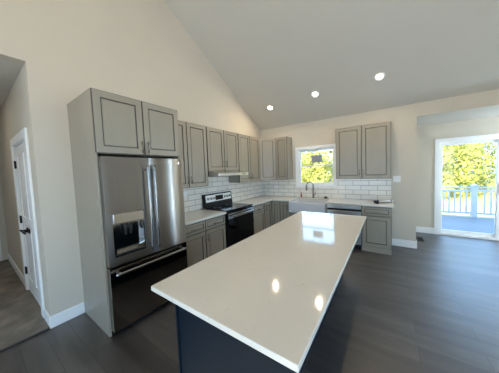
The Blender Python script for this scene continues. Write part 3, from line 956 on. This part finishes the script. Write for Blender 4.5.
# unseen globe lamp added to brighten the dining bay
t = thing('added_pendant', 'added unseen white globe pendant brightening the dining bay', 'pendant light', (5.75, 0.45, 1.95))
n = 24
gl = lambda k: (0.14*math.sin(PI*k/12), -0.14*math.cos(PI*k/12))
mb = MB(); mb.tube([(0, 0, gl(k)[1]) for k in range(1, 12)], [gl(k)[0] for k in range(1, 12)], 24); mb.build('globe', 'globe', t)
mb = MB(); mb.tube([(0, 0, 0.136), (0, 0, ZB-1.95-0.021)], 0.006, 8); mb.build('rod', 'nickel', t)
mb = MB(); mb.tube([(0, 0, ZB-1.95-0.022), (0, 0, ZB-1.95-0.001)], 0.06, 20); mb.build('canopy', 'nickel', t)
ld = bpy.data.lights.new('lamp', 'POINT'); ld.energy = 44; ld.shadow_soft_size = 0.15; ld.color = (0.74, 0.88, 1.0)
lo = bpy.data.objects.new('lamp', ld); C.objects.link(lo); lo.parent = t; lo.location = (0, 0, -0.35)

# ------------------------------------------------------------------ outdoors
GZ = -0.6
b = MB(); b.box(-60, 4.1, GZ-0.1, 60, 60, GZ); struct('ground_lawn', b, 'grass')
b = MB(); b.box(-10, -60, GZ-0.1, 60, 4.1, GZ); struct('ground_bounce', b, 'bounce')  # unseen ground added to bounce sunlight up through the windows
b = MB(); b.box(2.6, RY+0.14, -0.12, 10, 4.0, -0.05); struct('deck', b, 'deck')
t = thing('deck_railing', 'white balustrade with square post along the outer deck edge', 'railing', (0, 3.92, -0.05))
MB().box(2.6, -0.045, 0.90, 10, 0.045, 0.94, 0.005).build('top_rail', 'rail', t)
MB().box(2.6, -0.03, 0.79, 10, 0.03, 0.85, 0.004).build('upper_rail', 'rail', t)
MB().box(2.6, -0.03, 0.10, 10, 0.03, 0.16, 0.004).build('bottom_rail', 'rail', t)
posts = [3.33, 5.13, 6.93, 8.73]
for x in posts:
    p = MB().box(x-0.065, -0.065, 0, x+0.065, 0.065, 0.97, 0.004).build('post', 'rail', t)
    MB().box(x-0.08, -0.08, 0.971, x+0.08, 0.08, 1.0, 0.01).build('post_cap', 'rail', p)
x = 2.66
while x < 9.9:
    if all(abs(x-p) > 0.1 for p in posts):
        MB().box(x-0.02, -0.02, 0.16, x+0.02, 0.02, 0.79, 0.002).build('baluster', 'rail', t)
    x += 0.128

def tree(label, loc, h, rad, seed, m, nleaf=2600, trunk=0.25, cat='tree'):
    rnd = random.Random(seed)
    t = thing('tree' if cat == 'tree' else 'shrub', label, cat, loc, 0, 'trees and shrubs beyond the lawn')
    mb = MB(); mb.tube([(0, 0, 0), (0.05, 0, h*trunk), (0, 0.05, h*0.6)], [0.05*h/2, 0.038*h/2, 0.02], 8); mb.build('trunk', 'bark', t)
    blobs = [(Vector((0, 0, h*0.5)), rad*0.95)]
    for k in range(14):
        a = k*2.4+rnd.uniform(-0.4, 0.4); zz = 0.08+0.8*k/13
        rr = rad*(0.8 if zz < 0.6 else 0.5)
        blobs.append((Vector((rr*math.cos(a), rr*math.sin(a), h*zz)), rad*rnd.uniform(0.38, 0.6)))
    verts, faces = [], []
    for i in range(nleaf):
        c, r = rnd.choice(blobs)
        v = Vector((rnd.gauss(0, 1), rnd.gauss(0, 1), rnd.gauss(0, 1))).normalized()
        p = c + v*r*rnd.uniform(0.72, 1.05)
        if p.z > h: p.z = h - rnd.random()*0.2
        if p.z < 0.05: p.z = 0.05 + rnd.random()*0.5
        nn = (v + Vector((rnd.gauss(0, 0.5), rnd.gauss(0, 0.5), rnd.gauss(0, 0.5)))).normalized()
        u = nn.orthogonal().normalized()
        u = Matrix.Rotation(rnd.uniform(0, 6.28), 3, nn) @ u
        w_ = nn.cross(u); s = rnd.uniform(0.06, 0.12)
        k = len(verts)
        verts += [p-u*s, p+w_*s*0.5, p+u*s, p-w_*s*0.5]
        faces.append((k, k+1, k+2, k+3))
    me = bpy.data.meshes.new('crown'); me.from_pydata(verts, [], faces)
    me.materials.append(M[m])
    o = bpy.data.objects.new('crown', me); C.objects.link(o); o.parent = t
    return t
TREES = (
    (5.6, 14.0, 5.2, 1.95, 'leaf', 'tall yellow-green tree beyond the lawn, seen at the left edge of the glass door'),
    (10.9, 14.0, 5.4, 1.95, 'leaf', 'tall yellow-green tree beyond the lawn, behind the right half of the railing'),
    (16.2, 14.0, 5.4, 1.95, 'leaf2', 'tall green tree beyond the lawn, hidden behind the door stile'),
    (3.0, 19.3, 5.6, 1.95, 'leaf2', 'tall green tree of the rear row, hidden behind the bay wall'),
    (8.3, 19.3, 6.2, 1.95, 'leaf2', 'tall greener tree of the rear row, in the gap behind the railing post'),
    (13.6, 19.3, 6.2, 1.95, 'leaf2', 'tall green tree of the rear row, at the right of the glass door'))
for k, (x, y, h, r, m, lab) in enumerate(TREES):
    tree(lab, (x, y, GZ), h, r, 20+k, m, 13000)
SHRUBS = (
    (-1.4, 9.8, 3.5, 1.35, 'leaf', 'yellow-green shrub beyond the kitchen window, filling its right half'),
    (-5.1, 9.8, 3.5, 1.35, 'leaf', 'yellow-green shrub beyond the kitchen window, filling its left half'),
    (-3.3, 13.5, 4.1, 1.35, 'leaf2', 'greener shrub farther back, in the gap at the middle of the window'),
    (-7.0, 13.5, 4.1, 1.35, 'leaf2', 'greener shrub farther back, at the left edge of the window'))
for k, (x, y, h, r, m, lab) in enumerate(SHRUBS):
    tree(lab, (x, y, GZ), h, r, 40+k, m, 9000, cat='shrub')
